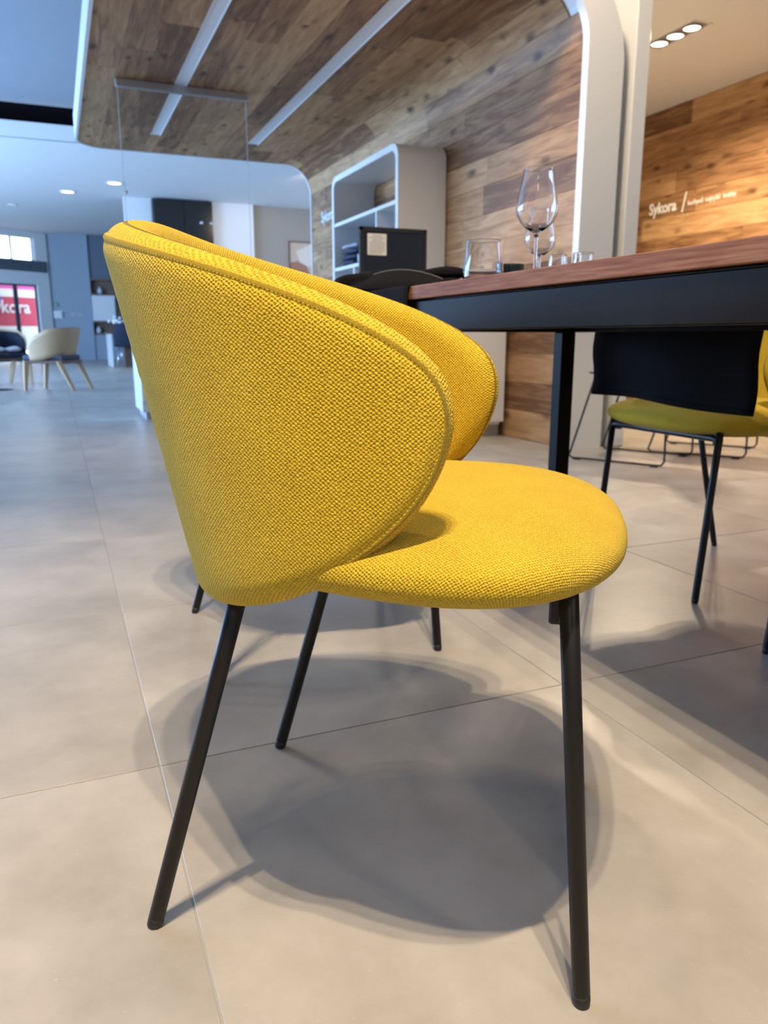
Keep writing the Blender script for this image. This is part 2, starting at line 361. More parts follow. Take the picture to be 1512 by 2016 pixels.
# ---- timber canopy: white body, single oak planks on soffit, curve and wall
CY0, CY1 = 3.78, 8.77
th = .012
CR = .30                                    # plan radius of the free far corner of the soffit
inner = [(.66, 2.50 + th), (2.47, 2.50 + th)] + arc(2.47, 2.20, .30 + th, 90, 0, 10)[1:] + [(2.77 + th, 0)]
outer = [(3.0, 0)] + arc(2.42, 2.10, .58, 0, 90, 12) + [(.66, 2.68)]
canopy = struct(prism('wall_canopy', inner + outer, 'Y', CY0 + .02, CY1 - .02, M['white_lacquer']), 'white canopy lined with knotty oak planks that curves from ceiling into wall')
def corner_xy(r, n): return [(.66 + r * math.cos(math.radians(t)), CY1 - .03 - CR + r * math.sin(math.radians(t))) for t in [180 - 90 * i / n for i in range(n + 1)]]
prism('soffit_body', [(.66, CY0 + .02), (.36, CY0 + .02)] + corner_xy(CR, 10), 'Z', 2.50 + th, 2.68, M['white_lacquer'], canopy)
def lip(y0, y1, name, x0):
    ins = [(x0, 2.492), (2.47, 2.492)] + arc(2.47, 2.20, .292, 90, 0, 14)[1:] + [(2.762, 0)]
    ous = [(2.998, 0)] + arc(2.42, 2.10, .578, 0, 90, 14) + [(x0, 2.69)]
    return prism(name, ins + ous, 'Y', y0, y1, M['white_lacquer'], canopy)
lip(CY0, CY0 + .055, 'rim', .335); lip(CY1 - .03, CY1 - .006, 'rim', .66)
prism('fascia', [(.335, CY0 + .055)] + corner_xy(CR + .024, 14) + corner_xy(CR + .001, 14)[::-1] + [(.359, CY0 + .055)], 'Z', 2.492, 2.70, M['white_lacquer'], canopy)
def plank(parent, y0, y1, place, width, depth=.011):
    """plank along Y: local X is its length, local Y its width, local Z its face; `place` puts it on the surface"""
    L = y1 - y0; c = place(0)[0][3]
    if place(0)[2][2] < 0 and c - width / 2 < .655 and y1 > PY1 - CR:        # soffit planks end on the rounded corner
        lim = lambda lx: min(y1, PY1 - CR + math.sqrt(max(0.0, CR ** 2 - max(0.0, .66 - (c + lx)) ** 2)))
        ws = [-width / 2 + .0008 + (width - .0016) * i / 6 for i in range(7)]
        poly = [(y0 - (y0 + y1) / 2, ws[0]), (y0 - (y0 + y1) / 2, ws[-1])] + [(max(lim(q), y0 + .002) - (y0 + y1) / 2, q) for q in ws[::-1]]
        o = prism('plank', poly, 'Z', 0, depth, M['oak'], parent); o.matrix_local = place((y0 + y1) / 2); return o
    bm = bmesh.new(); add_box(bm, -L / 2, L / 2, -width / 2 + .0008, width / 2 - .0008, 0, depth, .0013)
    o = bmobj('plank', bm, M['oak'], parent); o.matrix_local = place((y0 + y1) / 2); return o
def rows(a0, a1, w):
    n = max(1, round((a1 - a0) / w)); s = (a1 - a0) / n; return [(a0 + s * (i + .5), s) for i in range(n)]
def courses(y0, y1):
    out, y = [], y0 - random.uniform(0, 1.2)
    while y < y1:
        L = random.choice((1.1, 1.4, 1.7, 2.0)); a, b = max(y, y0), min(y + L, y1)
        if b - a > .12: out.append((a + .0008, b - .0008))
        elif b > a and out: out[-1] = (out[-1][0], b)
        y += L
    return out
def frame(xa, ya, za, loc):
    return Matrix(((xa[0], ya[0], za[0], loc[0]), (xa[1], ya[1], za[1], loc[1]), (xa[2], ya[2], za[2], loc[2]), (0, 0, 0, 1)))
PY0, PY1 = CY0 + .056, CY1 - .031
STRIPS = ((.985, 1.080), (1.900, 2.008))
segs = []
cuts = [(.359, STRIPS[0][0]), (STRIPS[0][1], STRIPS[1][0]), (STRIPS[1][1], 2.47)]
for k, (c0, c1) in enumerate(cuts):          # soffit planks, facing down
    for c, wdt in rows(c0, c1, .19):
        for a, b in courses(PY0, PY1):
            plank(canopy, a, b, lambda y, c=c: frame((0, 1, 0), (1, 0, 0), (0, 0, -1), (c, y, 2.50 + th)), wdt)
for s0, s1 in STRIPS:                        # planks in line with the light strips, beyond their ends
    for a, b in courses(8.04, PY1):
        plank(canopy, a, b, lambda y, c=(s0 + s1) / 2: frame((0, 1, 0), (1, 0, 0), (0, 0, -1), (c, y, 2.50 + th)), s1 - s0)
for c, wdt in rows(0.002, 2.20, .19):        # wall planks, facing -X
    for a, b in courses(PY0, PY1):
        plank(canopy, a, b, lambda y, c=c: frame((0, -1, 0), (0, 0, 1), (-1, 0, 0), (2.77 + th, y, c)), wdt)
for k in range(3):                           # curved planks
    for a, b in courses(PY0, PY1):
        A = arc(0, 0, .30 + th, 90 - 30 * k - .15, 90 - 30 * (k + 1) + .15, 5); B = arc(0, 0, .301, 90 - 30 * (k + 1) + .15, 90 - 30 * k - .15, 5)
        am = math.radians(90 - 30 * k - 15); L = b - a
        ra, ta = Vector((math.cos(am), 0, math.sin(am))), Vector((-math.sin(am), 0, math.cos(am)))
        poly = [((p[0] * ta.x + p[1] * ta.z), -(p[0] * ra.x + p[1] * ra.z) + .30 + th) for p in A + B]
        o = prism('plank', poly, 'X', -L / 2, L / 2, M['oak'], canopy)
        o.matrix_local = frame((0, 1, 0), tuple(ta), tuple(-ra), (2.47 + ra.x * (.30 + th), (a + b) / 2, 2.20 + ra.z * (.30 + th)))
# recessed linear luminaires in the soffit
for (s0, s1), lab in zip(STRIPS, ('long white light strip in the timber soffit, above the hanging clear screen', 'long white light strip in the timber soffit, the one towards the wine glasses')):
    e = tag(empty('light_strip', ((s0 + s1) / 2, (PY0 + 8.04) / 2, 2.512)), lab, 'ceiling light', 'light strips in the timber soffit')
    hl = (8.038 - PY0) / 2; hw = (s1 - s0) / 2
    box('diffuser', -hw + .006, hw - .006, -hl + .006, hl - .006, -.008, 0, M['strip'], e)
    for sx in (-1, 1): box('edge_profile', sx * hw - .003 - sx * .0035, sx * hw + .003 - sx * .0035, -hl, hl, -.012, 0, M['white_lacquer'], e)

# white pillars right of the portal
struct(box('wall_recess', 3.0, 3.07, 4.35, 9.2, 0, 2.83, M['wall_white']), 'recessed strip between the portal and the white pillar')
struct(box('wall_pillar_3', 3.07, 3.172, 3.78, 9.2, 0, 2.83, M['white_lacquer'], bev=.006), 'slim white pillar between portal and lettered bay')

# ---- lettered timber wall
RX = 5.70
wr = struct(box('wall_right', RX + th, 6.55, 2.2, 9.2, 0, 2.83, M['wall_white']), 'knotty oak plank wall with white lettering')
for c, wdt in rows(0.002, 2.828, .195):
    for a, b in courses(2.4, 9.2):
        plank(wr, a, b, lambda y, c=c: frame((0, -1, 0), (0, 0, 1), (-1, 0, 0), (RX + th, y, c)), wdt)
def lettering(x, y, z, lab):
    e = tag(empty('wall_lettering', (x, y, z)), lab, 'lettering', 'white lettering on the timber walls')
    e.rotation_euler = (PI / 2, 0, -PI / 2)
    text_mesh('brand_word', 'Sykora', .150, M['letter_white'], e, .003, .003).scale = (.92, 1, 1)
    s = prism('slash', [(.455, -.03), (.468, -.03), (.508, .15), (.495, .15)], 'Z', -.003, .003, M['letter_white'], e)
    for wd, wx in (('kuchyně', .53), ('nejvyšší', .755), ('kvality', .965)):
        t = text_mesh('slogan_word', wd, .062, M['letter_white'], e, .002); t.location = (wx, .02, 0); t.scale = (.92, 1, 1)
lettering(RX - .0035, 6.64, 1.865, 'white word, slash and small slogan on the warm timber wall above the table')
lettering(2.770 - .0035, 8.38, 1.86, 'white lettering on the canopy wall, half hidden by the white shelf unit')

# ---- entrance front, set at an angle
DV = Vector((-.805, -.593, 0)).normalized(); ANG = math.atan2(DV.y, DV.x)
def ent(name): return empty(name, (-.06, 25.0, 0), ANG)        # local x runs along the front, local -y... room side is +y
wf = struct(ent('wall_entrance'), 'white shopfront wall around the entrance door')
box('jamb', 0, .40, -.10, .10, 0, 3.53, M['wall_white'], wf, .01)
box('jamb', 1.95, 7.8, -.10, .10, 0, 3.53, M['wall_white'], wf, .01)
box('lintel', .40, 1.95, -.10, .10, 2.10, 2.74, M['wall_white'], wf, .01)
box('head', .40, 1.95, -.10, .10, 3.36, 3.53, M['wall_white'], wf)
lv = struct(ent('trim_3'), 'dark louvred band above the entrance')
for k in range(4): box('slat', .06, 2.0, .105, .135, 2.46 + k * .075, 2.525 + k * .075, M['louvre_grey'], lv, .004)
wn = struct(ent('window_1'), 'bright clerestory window above the entrance')
for x0, x1 in ((.44, 1.04), (1.09, 1.70)): box('pane', x0, x1, -.012, -.004, 2.77, 3.35, M['pane'], wn)
for x0, x1 in ((.40, .44), (1.04, 1.09), (1.70, 1.95)): box('window_frame', x0, x1, -.04, .04, 2.74, 3.38, M['wall_white'], wn)
for z0, z1 in ((2.72, 2.77), (3.35, 3.39)): box('window_frame', .40, 1.95, -.04, .04, z0, z1, M['wall_white'], wn)
dr = struct(ent('door_1'), 'glazed sliding entrance door')
for x0, x1 in ((.43, 1.0), (1.10, 1.78)): box('pane', x0, x1, -.012, -.004, .05, 2.08, M['pane'], dr)
for x0, x1 in ((.40, .43), (1.0, 1.10), (1.78, 1.95)): box('door_frame', x0, x1, -.03, .03, 0, 2.10, M['door_frame_grey'], dr)
for z0, z1 in ((.0, .05), (2.06, 2.10)): box('door_frame', .40, 1.95, -.03, .03, z0, z1, M['door_frame_grey'], dr)
# banner outside the door
bn = tag(ent('street_banner'), 'red and white banner standing outside the glazed entrance door', 'banner')
bn.location = Vector((-.06, 25.0, 0)) + Vector((DV.y, -DV.x, 0)) * .9
box('board', -.9, 4.2, -.03, 0, .3, 2.45, M['banner_red'], bn)
box('pink_band', -.9, 4.2, 0, .01, 2.02, 2.45, M['banner_pink'], bn)
box('white_band', -.9, 4.2, 0, .012, 1.80, 2.02, M['banner_white'], bn)
box('blue_band', .9, 4.2, 0, .012, 1.68, 1.78, M['banner_blue'], bn)
box('foot_band', -.9, 4.2, 0, .012, .3, .98, M['banner_white'], bn)
t = text_mesh('banner_word', 'Sykora', .50, M['banner_white'], bn, .01, .008); t.rotation_euler = (PI / 2, 0, PI); t.location = (1.40, .014, 1.36)
box('post', -.85, -.8, -.08, -.03, -.13, 2.4, M['louvre_grey'], bn); box('post', 4.1, 4.15, -.08, -.03, -.13, 2.4, M['louvre_grey'], bn)
struct(box('ground_outside', -14, 3, 25.2, 40, -.2, -.135, mat('paving', (.3, .3, .3), .8)), 'street paving outside')
# ---- end wall fittings
e = tag(empty('exit_sign', (.115, 24.998, 1.59)), 'small green emergency exit sign on the pale blue end wall', 'sign')
box('plate', -.07, .07, -.012, 0, -.05, .05, M['exit_green'], e)
box('running_figure', -.035, -.005, -.014, -.012, -.032, .03, M['letter_white'], e); box('arrow', .01, .05, -.014, -.012, -.01, .01, M['letter_white'], e)
e = tag(empty('intercom_box', (.15, 24.998, 1.31)), 'white intercom box on the end wall below the exit sign', 'wall box')
box('housing', -.14, .14, -.03, 0, -.105, .105, M['white_lacquer'], e, .006); box('handset', .08, .13, -.05, -.03, -.08, .08, M['cool_grey_panel'], e, .006)
for x, l in ((.55, 'light switch on the end wall next to the intercom'), (.74, 'light switch on the end wall next to the tall cabinet')):
    e = tag(empty('light_switch', (x, 24.998, 1.31)), l, 'switch', 'switches on the end wall')
    box('plate', -.04, .04, -.01, 0, -.04, .04, M['ceramic'], e, .003); box('rocker', -.025, .025, -.014, -.01, -.028, .028, M['alu'], e)
# ---- downlights in the far ceiling
for x, y, l in ((.486, 17.76, 'round recessed downlight in the white ceiling left of the hanging screen'), (1.30, 16.464, 'round recessed downlight in the white ceiling seen through the hanging screen'), (-.62, 19.94, 'unlit small ceiling fitting near the entrance')):
    e = tag(empty('downlight', (x, y, 3.53)), l, 'ceiling light', 'downlights in the far ceiling')
    rr = .15 if 'unlit' not in l else .10
    lathe('bezel', [(rr * .8, 0), (rr, 0), (rr, -.012), (rr * .8, -.012), (rr * .8, 0)], M['white_lacquer'], e, 24)
    lathe('lamp', [(0, -.006), (rr * .8, -.006), (rr * .8, 0), (0, 0)], M['lamp_cool'] if 'unlit' not in l else M['white_lacquer'], e, 24)

# ---- warm recessed spotlight clusters
def spot_cluster(x, y, z, lab, power, spread=115, target=None, gap=.165, rz=0.0):
    e = tag(empty('spotlight_cluster', (x, y, z), rz), lab, 'spotlight', 'recessed triple spotlights')
    hl = gap * 1.5 + .02
    for sx in (-1, 1): box('frame', sx * .085 - .006, sx * .085 + .006, -hl, hl, -.006, 0, M['white_lacquer'], e)
    for sy in (-1, 1): box('frame', -.091, .091, sy * hl - .006, sy * hl + .006, -.006, 0, M['white_lacquer'], e)
    box('backing', -.085, .085, -hl, hl, -.002, 0, M['alu'], e)
    for k in (-1, 0, 1):
        b = lathe('bezel', [(.058, -.003), (.072, -.003), (.072, -.014), (.058, -.014), (.058, -.003)], M['alu'], e, 28, (0, k * gap, 0))
        lathe('lamp', [(0, -.010), (.058, -.010), (.058, -.003), (0, -.003)], M['lamp_warm'], b, 28)
        if power:
            l = bpy.data.lights.new('spot', 'SPOT'); l.energy = power; l.color = WARM; l.spot_size = math.radians(spread); l.spot_blend = .55; l.shadow_soft_size = .022
            o = link(bpy.data.objects.new('spot_lamp', l), e); o.location = (0, k * gap, -.03)
            if target:
                v = Vector(target) - Vector((x, y, z)); v.rotate(Matrix.Rotation(-rz, 3, 'Z')); o.rotation_euler = v.to_track_quat('-Z', 'Y').to_euler()
spot_cluster(4.415, 5.0, 2.83, 'lit triple spotlight in the cream ceiling by the lettered timber wall', 125, 156)
spot_cluster(-.13, -.25, 3.53, 'triple spotlight in the ceiling above the yellow chair', 230, 68, (.30, .75, 0), .165, PI / 2)
spot_cluster(.45, 1.62, 3.53, 'triple spotlight in the ceiling above the table corner', 26, 84, (.40, 1.0, 0))
spot_cluster(1.45, 4.25, 2.506, 'added unseen triple spotlight warming the canopy from the soffit near the portal', 13, 150)  # unseen lamps added to warm the canopy wall and soffit
spot_cluster(4.3, 2.3, 2.83, 'triple spotlight in the ceiling of the lettered bay', 42, 95)
spot_cluster(-1.3, -1.9, 3.53, 'added unseen triple spotlight for warm ambient light over the open floor behind us', 20, 125)  # unseen lamps added behind the camera for warm ambient light
spot_cluster(1.5, -1.9, 3.53, 'added unseen triple spotlight for warm ambient light near the table end behind us', 20, 125)  # added out of view as well, its bounce warms the near shadows
spot_cluster(1.5, 2.9, 3.53, 'added unseen triple spotlight aimed into the canopy to warm its timber', 80, 110, (2.5, 5.2, 1.2))  # unseen lamps added to throw warm light into the canopy

spot_cluster(4.4, 13.95, 3.53, 'added hidden triple spotlight warming the beige wall with the framed picture', 75, 100, (4.6, 18, .2))  # lamps added out of sight above the canopy edge to warm the far wall

# ================================================================== YELLOW CHAIRS
SH = [-0.005976, -0.050233, 0.231937, -0.010220, 0.237974, 0.228708, 1.916077, 1.009358, 0.757093, 0.590337, 0.399126, 1.273744, 0.610824, 2.337535, 0.459031, 0.027489, 0.900210]
xc, kx, Wd, kw, Dp, kd, AM, ex, zT, zt, zB, a1, b1, a2, b2, TH, ey = SH
def surf(q, z):
    dz = z - .58; al = q * AM; c, s = np.cos(al), np.sin(al)
    x = xc + kx * dz - (Dp + kd * dz) * np.sign(c) * np.abs(c) ** ex
    y = (Wd + kw * dz) * np.sign(s) * np.abs(s) ** ey
    return np.stack([x, y, z + 0 * x], -1)
_q = np.linspace(-1, 1, 2001); _p = surf(_q, np.full_like(_q, .58)); _p[:, 2] = 0
_s = np.concatenate([[0], np.cumsum(np.linalg.norm(np.diff(_p, axis=0), axis=1))]); SLEN = _s[-1]; _s -= SLEN / 2
s_of_q = lambda q: np.interp(q, _q, _s); q_of_s = lambda s: np.interp(s, _s, _q)
def outline(n):
    t = np.linspace(-1, 1, n + 1)[:-1]; q = np.sin(t * PI / 2); aq = np.abs(q) * .99999
    top = np.stack([s_of_q(q), zt + (zT - zt) * (1 - aq ** a1) ** b1], -1)
    bot = np.stack([s_of_q(-q), zt - (zt - zB) * (1 - aq ** a2) ** b2], -1)
    P = np.concatenate([top, bot])
    # smooth the little peak that the formula leaves at the middle of the top edge, then resample evenly
    for _ in range(6):
        P = .5 * P + .25 * (np.roll(P, 1, 0) + np.roll(P, -1, 0))
    L = np.concatenate([[0], np.cumsum(np.linalg.norm(np.diff(np.concatenate([P, P[:1]]), axis=0), axis=1))])
    Pc = np.concatenate([P, P[:1]]); u = np.linspace(0, L[-1], 2 * n + 1)[:-1]
    return np.stack([np.interp(u, L, Pc[:, 0]), np.interp(u, L, Pc[:, 1])], -1)
OUT = outline(110); NB = len(OUT); CEN = np.array([0, .575])
def normal_at(q, z):
    du = surf(q + 1e-3, z) - surf(q - 1e-3, z); dv = surf(q, z + 1e-3) - surf(q, z - 1e-3)
    n = np.cross(du, dv); return n / (np.linalg.norm(n, axis=-1, keepdims=True) + 1e-12)
SGN = -1.0 if normal_at(np.array([0.0]), np.array([.6]))[0, 0] > 0 else 1.0      # +1: computed normal looks outwards (to -x at the back)
def edge_dist(P):
    A = OUT; Bv = np.roll(OUT, -1, 0) - A; L2 = (Bv ** 2).sum(1)
    t = np.clip(((P[:, None, :] - A) * Bv).sum(2) / L2, 0, 1)
    return np.linalg.norm(P[:, None, :] - (A + t[..., None] * Bv), axis=2).min(1)
def shell_point(P, side, extra=0.0):
    """P in (arc length, height); the pillow section is round at the edge"""
    d = np.minimum(edge_dist(P) / TH, 1.0); h = TH * np.sqrt(np.maximum(0, 1 - (1 - d) ** 2)) + .006 * np.clip((edge_dist(P) - TH) / .1, 0, 1) * (side < 0)
    q = q_of_s(P[:, 0]); return surf(q, P[:, 1]) + normal_at(q, P[:, 1]) * SGN * (side * (h + extra))[:, None]
def grow(P):      # the outline is the centre of a round edge: push it out by TH
    t = np.roll(P, -1, 0) - np.roll(P, 1, 0); n = np.stack([t[:, 1], -t[:, 0]], -1); n /= np.linalg.norm(n, axis=1, keepdims=True)
    if ((P - CEN) * n).sum() < 0: n = -n
    return P + n * TH * .92
OUT = grow(OUT)
for _ in range(3): OUT = .5 * OUT + .25 * (np.roll(OUT, 1, 0) + np.roll(OUT, -1, 0))
def q_ext(s):
    return np.interp(s, _s, _q) + np.where(np.abs(s) > SLEN / 2, np.sign(s) * (np.abs(s) - SLEN / 2) / (SLEN / 2) * 1.0, 0)
q_of_s = q_ext
def build_shell(parent):
    t = np.roll(OUT, -1, 0) - np.roll(OUT, 1, 0); n = np.stack([t[:, 1], -t[:, 0]], -1); n /= np.linalg.norm(n, axis=1, keepdims=True)
    rv = CEN - OUT; R = np.linalg.norm(rv, axis=1); cg = np.abs((rv * n).sum(1)) / R
    fr = [TH * (1 - math.cos(k * PI / 2 / 9)) for k in range(10)]
    rings = []
    for d in fr: rings.append(np.minimum(d / (R * np.maximum(cg, .25)), .5))
    last = rings[-1]
    for k in range(1, 11): rings.append(last + (.985 - last) * k / 10)
    verts, uvs, faces = [], [], []
    def ringpts(r): return OUT + (CEN - OUT) * r[:, None]
    idx = {}
    def addring(P, side):
        V = shell_point(P, np.full(len(P), float(side))); b = len(verts); verts.extend(V.tolist()); uvs.extend((P + (0 if side > 0 else .37)).tolist()); return b
    base = addring(ringpts(rings[0] * 0 + 1e-6), 1)
    for side in (1, -1):
        prev = base
        for r in rings[1:]:
            cur = addring(ringpts(r), side)
            for i in range(NB):
                j = (i + 1) % NB; f = (prev + i, prev + j, cur + j, cur + i); faces.append(f if side > 0 else f[::-1])
            prev = cur
        cp = addring(CEN[None, :], side)
        for i in range(NB):
            j = (i + 1) % NB; f = (prev + i, prev + j, cp); faces.append(f if side > 0 else f[::-1])
    o = pyobj('backrest', verts, faces, M['yellow'], parent, True, uvs)
    bm = bmesh.new(); bm.from_mesh(o.data); bmesh.ops.recalc_face_normals(bm, faces=bm.faces); bm.to_mesh(o.data); bm.free()
    # twin seams: a slightly proud welt along the outer edge of the rim, from tip over the top to tip
    def inset(d):
        k = np.minimum(d / (R * np.maximum(cg, .25)), .5); return OUT + (CEN - OUT) * k[:, None]
    i0 = int(np.argmin(OUT[:, 0])); i1 = int(np.argmax(OUT[:, 0]))      # the two tips; the top edge runs from i0 to i1
    step = 1 if OUT[(i0 + ((i1 - i0) % NB) // 2) % NB, 1] > .6 else -1
    cnt = (step * (i1 - i0)) % NB; order = np.array([(i0 + step * k) % NB for k in range(-16, cnt + 17)])
    P = inset(TH * .40)[order]
    C3 = shell_point(P, np.full(len(P), 1.0), -.0030)
    v, f = tube_pts(C3.tolist(), .0048, 8)
    L = np.concatenate([[0], np.cumsum(np.linalg.norm(np.diff(C3, axis=0), axis=1))])
    uv = [(L[i // 8], (i % 8) * .0038) for i in range(len(v))]
    ws = pyobj('welt_seam', v, f, M['yellow'], o, True, uv)
    bm = bmesh.new(); bm.from_mesh(ws.data); bmesh.ops.recalc_face_normals(bm, faces=bm.faces); bm.to_mesh(ws.data); bm.free()
    return o
SE = [0.014293, 0.245923, 0.245214, 0.262446, 2.458522, 0.446729, 0.046913, 0.045212, 2.376249, -0.010414, 0.188012]
def build_seat(parent):
    xs, Lf, Lr, Ws, n, zc, ht, hb, mt, tilt, tap = SE
    na = 120; a = np.linspace(0, 2 * PI, na, endpoint=False); c, s = np.cos(a), np.sin(a)
    bx = np.sign(c) * np.abs(c) ** (2 / n) * np.where(c > 0, Lf, Lr); by = np.sign(s) * np.abs(s) ** (2 / n) * Ws * (1 + tap * bx / .25)
    # even spacing around the rim
    B = np.stack([bx, by], -1); Bc = np.concatenate([B, B[:1]]); L = np.concatenate([[0], np.cumsum(np.linalg.norm(np.diff(Bc, axis=0), axis=1))])
    u = np.linspace(0, L[-1], na + 1)[:-1]; B = np.stack([np.interp(u, L, Bc[:, 0]), np.interp(u, L, Bc[:, 1])], -1); RB = np.linalg.norm(B, axis=1)
    verts, faces, uvs = [], [], []
    th_ = np.linspace(0, PI / 2, 22); rho = np.sin(th_)
    def ring(k, sg, h):
        r = rho[k]; z = sg * h * (1 - r ** mt) ** (1 / mt); x = xs + r * B[:, 0]; y = r * B[:, 1]
        zz = zc + z + tilt * x; b = len(verts)
        verts.extend(np.stack([x, y, zz], -1).tolist())
        al = lambda a_, b_: sum(math.hypot((rho[i + 1] - rho[i]) * .25, h * abs((1 - rho[i + 1] ** mt) ** (1 / mt) - (1 - rho[i] ** mt) ** (1 / mt))) for i in range(a_, b_))
        arcl = al(0, k) if sg > 0 else al(0, 21) + al(k, 21)
        uvs.extend((B / RB[:, None] * arcl * (RB / .25)[:, None] + .7).tolist()); return b
    rim = ring(21, 1, ht)
    for sg, h in ((1, ht), (-1, hb)):
        prev = rim
        for k in range(20, 0, -1):
            cur = ring(k, sg, h)
            for i in range(na):
                j = (i + 1) % na; f = (prev + i, prev + j, cur + j, cur + i); faces.append(f if sg > 0 else f[::-1])
            prev = cur
        verts.append((xs, 0, zc + sg * h + tilt * xs)); uvs.append((.7, .7)); cp = len(verts) - 1
        for i in range(na):
            j = (i + 1) % na; f = (prev + i, prev + j, cp); faces.append(f if sg > 0 else f[::-1])
    # the side of the cushion keeps one continuous weave: lower half continues the polar unwrap of the rim
    return pyobj('seat', verts, faces, M['yellow'], parent, True, uvs)
def leg(parent, foot, top):
    f, t = Vector(foot), Vector(top); d = (t - f).normalized(); r = .0090
    f0 = f + d * .012
    path = [f0, f0 + d * .004] + [f + (t - f) * k for k in (.1, .35, .65, 1.0)]
    o = tube('leg', path, [r * .97, r, r, r, r, r], M['leg_steel'], parent, 18)
    tube('glide', [(f.x, f.y, .0004), (f.x, f.y, .002), f + d * .008, f + d * .014], [r * .70, r * .92, r, r], M['glide'], o, 18)
    return o
def make_chair():
    ch = empty('upholstered_chair')
    build_shell(ch); build_seat(ch)
    for sy in (-1, 1):
        leg(ch, (.234, sy * .2, 0), (.198, sy * .196, .446)); leg(ch, (-.236, sy * .2, 0), (-.110, sy * .192, .430))
    for x, z in ((.200, .411), (-.116, .412)):
        pts = [(x, -.196, z - .012), (x, -.190, z - .002), (x, -.176, z)] + [(x, y, z) for y in (-.1, 0, .1)] + [(x, .176, z), (x, .190, z - .002), (x, .196, z - .012)]
        tube('crossbar', pts, .0088, M['leg_steel'], ch, 14)
    for sy in (-1, 1):
        b = box('bracket', .183, .200, sy * .184 - .010, sy * .184 + .010, .396, .432, M['leg_steel'], ch, .002)
    return ch
CH = [((.356, .815), -35.73, 'yellow woven armchair nearest the camera, turned away from the table'),
      ((.478, 1.590), -4.0, 'yellow chair behind the nearest one, only its black legs showing'),
      ((1.659, 1.592), 180.0, 'olive-shaded yellow chair across the table, seat under the hanging black cloth'),
      ((1.562, .890), 180.0, 'yellow chair across the table of which one black leg shows at the picture edge')]
first = make_chair()
for k, ((x, y), a, l) in enumerate(CH):
    c = first if k == 0 else copy_tree(first)
    c.location = (x, y, 0); c.rotation_euler = (0, 0, math.radians(a)); tag(c, l, 'chair', 'yellow upholstered chairs at the dining table')

# ================================================================== TABLE
TX, TXF, TYN, TYF, TZ = .728, 1.400, -.10, 1.905, .76
tb = tag(empty('dining_table', ((TX + TXF) / 2, (TYN + TYF) / 2, 0)), 'dining table with reddish wood top on a black steel frame', 'table')
hx, hy = (TXF - TX) / 2, (TYF - TYN) / 2
bm = bmesh.new(); add_box(bm, -hy, hy, -hx, hx, TZ - .028, TZ, .0015, 2)
o = bmobj('tabletop', bm, M['table_wood'], tb); o.rotation_euler = (0, 0, PI / 2)
ZB0, ZB1 = TZ - .028 - .004 - .063, TZ - .028 - .004
box('spacer', -hx + .03, hx - .03, -hy + .03, hy - .03, ZB1, TZ - .028, M['matte_black'], tb)
for sx in (-1, 1): box('apron', sx * (hx - .022) - .015, sx * (hx - .022) + .015, -hy + .007, hy - .020, ZB0, ZB1, M['black_steel'], tb, .002)
for sy in (-1, 1): box('apron', -hx + .037, hx - .037, sy * (hy - .035) - .015, sy * (hy - .035) + .015, ZB0, ZB1, M['black_steel'], tb, .002)
for sx in (-1, 1):
    for sy in (-1, 1):
        cx, cy = sx * (hx - .0675), sy * (hy - .040)
        box('leg', cx - .0225, cx + .0225, cy - .0205, cy + .0205, 0, ZB0, M['black_steel'], tb, .002)

# ---- cloths
def sheet(name, grid, m, parent=None, thick=.0018, sub=1):
    n, k = len(grid), len(grid[0]); vs = [p for r in grid for p in r]
    fs = [(i * k + j, i * k + j + 1, (i + 1) * k + j + 1, (i + 1) * k + j) for i in range(n - 1) for j in range(k - 1)]
    o = pyobj(name, vs, fs, m, parent, True)
    so = o.modifiers.new('thickness', 'SOLIDIFY'); so.thickness = thick; so.offset = 0
    if sub: s = o.modifiers.new('smooth', 'SUBSURF'); s.levels = sub; s.render_levels = sub
    return o
# runner hanging down on the far long side
e = tag(empty('table_runner', (1.2, 1.53, TZ)), 'black linen runner hanging below the table edge over the far chair seat', 'cloth')
g_ = []
path = [(-.30, .0015), (-.15, .0015), (.0, .0015), (.19, .0015), (.202, -.002), (.206, -.012)] + [(.207 + .004 * math.sin(k * 1.1), -.03 - .0258 * k) for k in range(10)]
for u, (x, z) in enumerate(path):
    row = []
    for v in range(15):
        t = v / 14; y = -.275 + .575 * t; dep = max(0, -z)
        row.append((x + .007 * math.sin(t * 9 + .5) * dep / .2, y + .02 * dep * (1 - 2 * t), z * (1.07 - .06 * t) - (.004 * math.sin(t * 7) if u == len(path) - 1 else 0)))
    g_.append(row)
rn = sheet('runner_cloth', g_, M['black_cloth'], e, .0018, 0)
def hem(name, pts, parent): return tube(name, pts, .0022, M['black_cloth'], parent, 6)
hem('hem', [Vector(p) + Vector((-.0015, 0, .012)) for p in g_[-1]], e)
# cloth over the near corner
e = tag(empty('draped_cloth', (.9, 1.75, TZ)), 'black cloth draped over the table edge beside the folded black garment', 'cloth')
g_ = []
path = [(.12, .0015), (.05, .0015), (-.05, .0015), (-.15, .0015), (-.168, .0025), (-.176, .0015), (-.1785, -.003), (-.1795, -.03)] + [(-.180 - .006 * math.sin(k * .7), -.05 - .032 * k) for k in range(6)]
for u, (x, z) in enumerate(path):
    row = []
    for v in range(13):
        t = v / 12; dep = max(0, -z); y = -.155 + .29 * t - .03 * dep
        row.append((x - .008 * (1 + math.sin(t * 13)) * dep / .2, y, z))
    g_.append(row)
sheet('cloth', g_, M['black_cloth'], e, .0018, 0)
hem('hem', [Vector(r[0]) for r in g_], e)
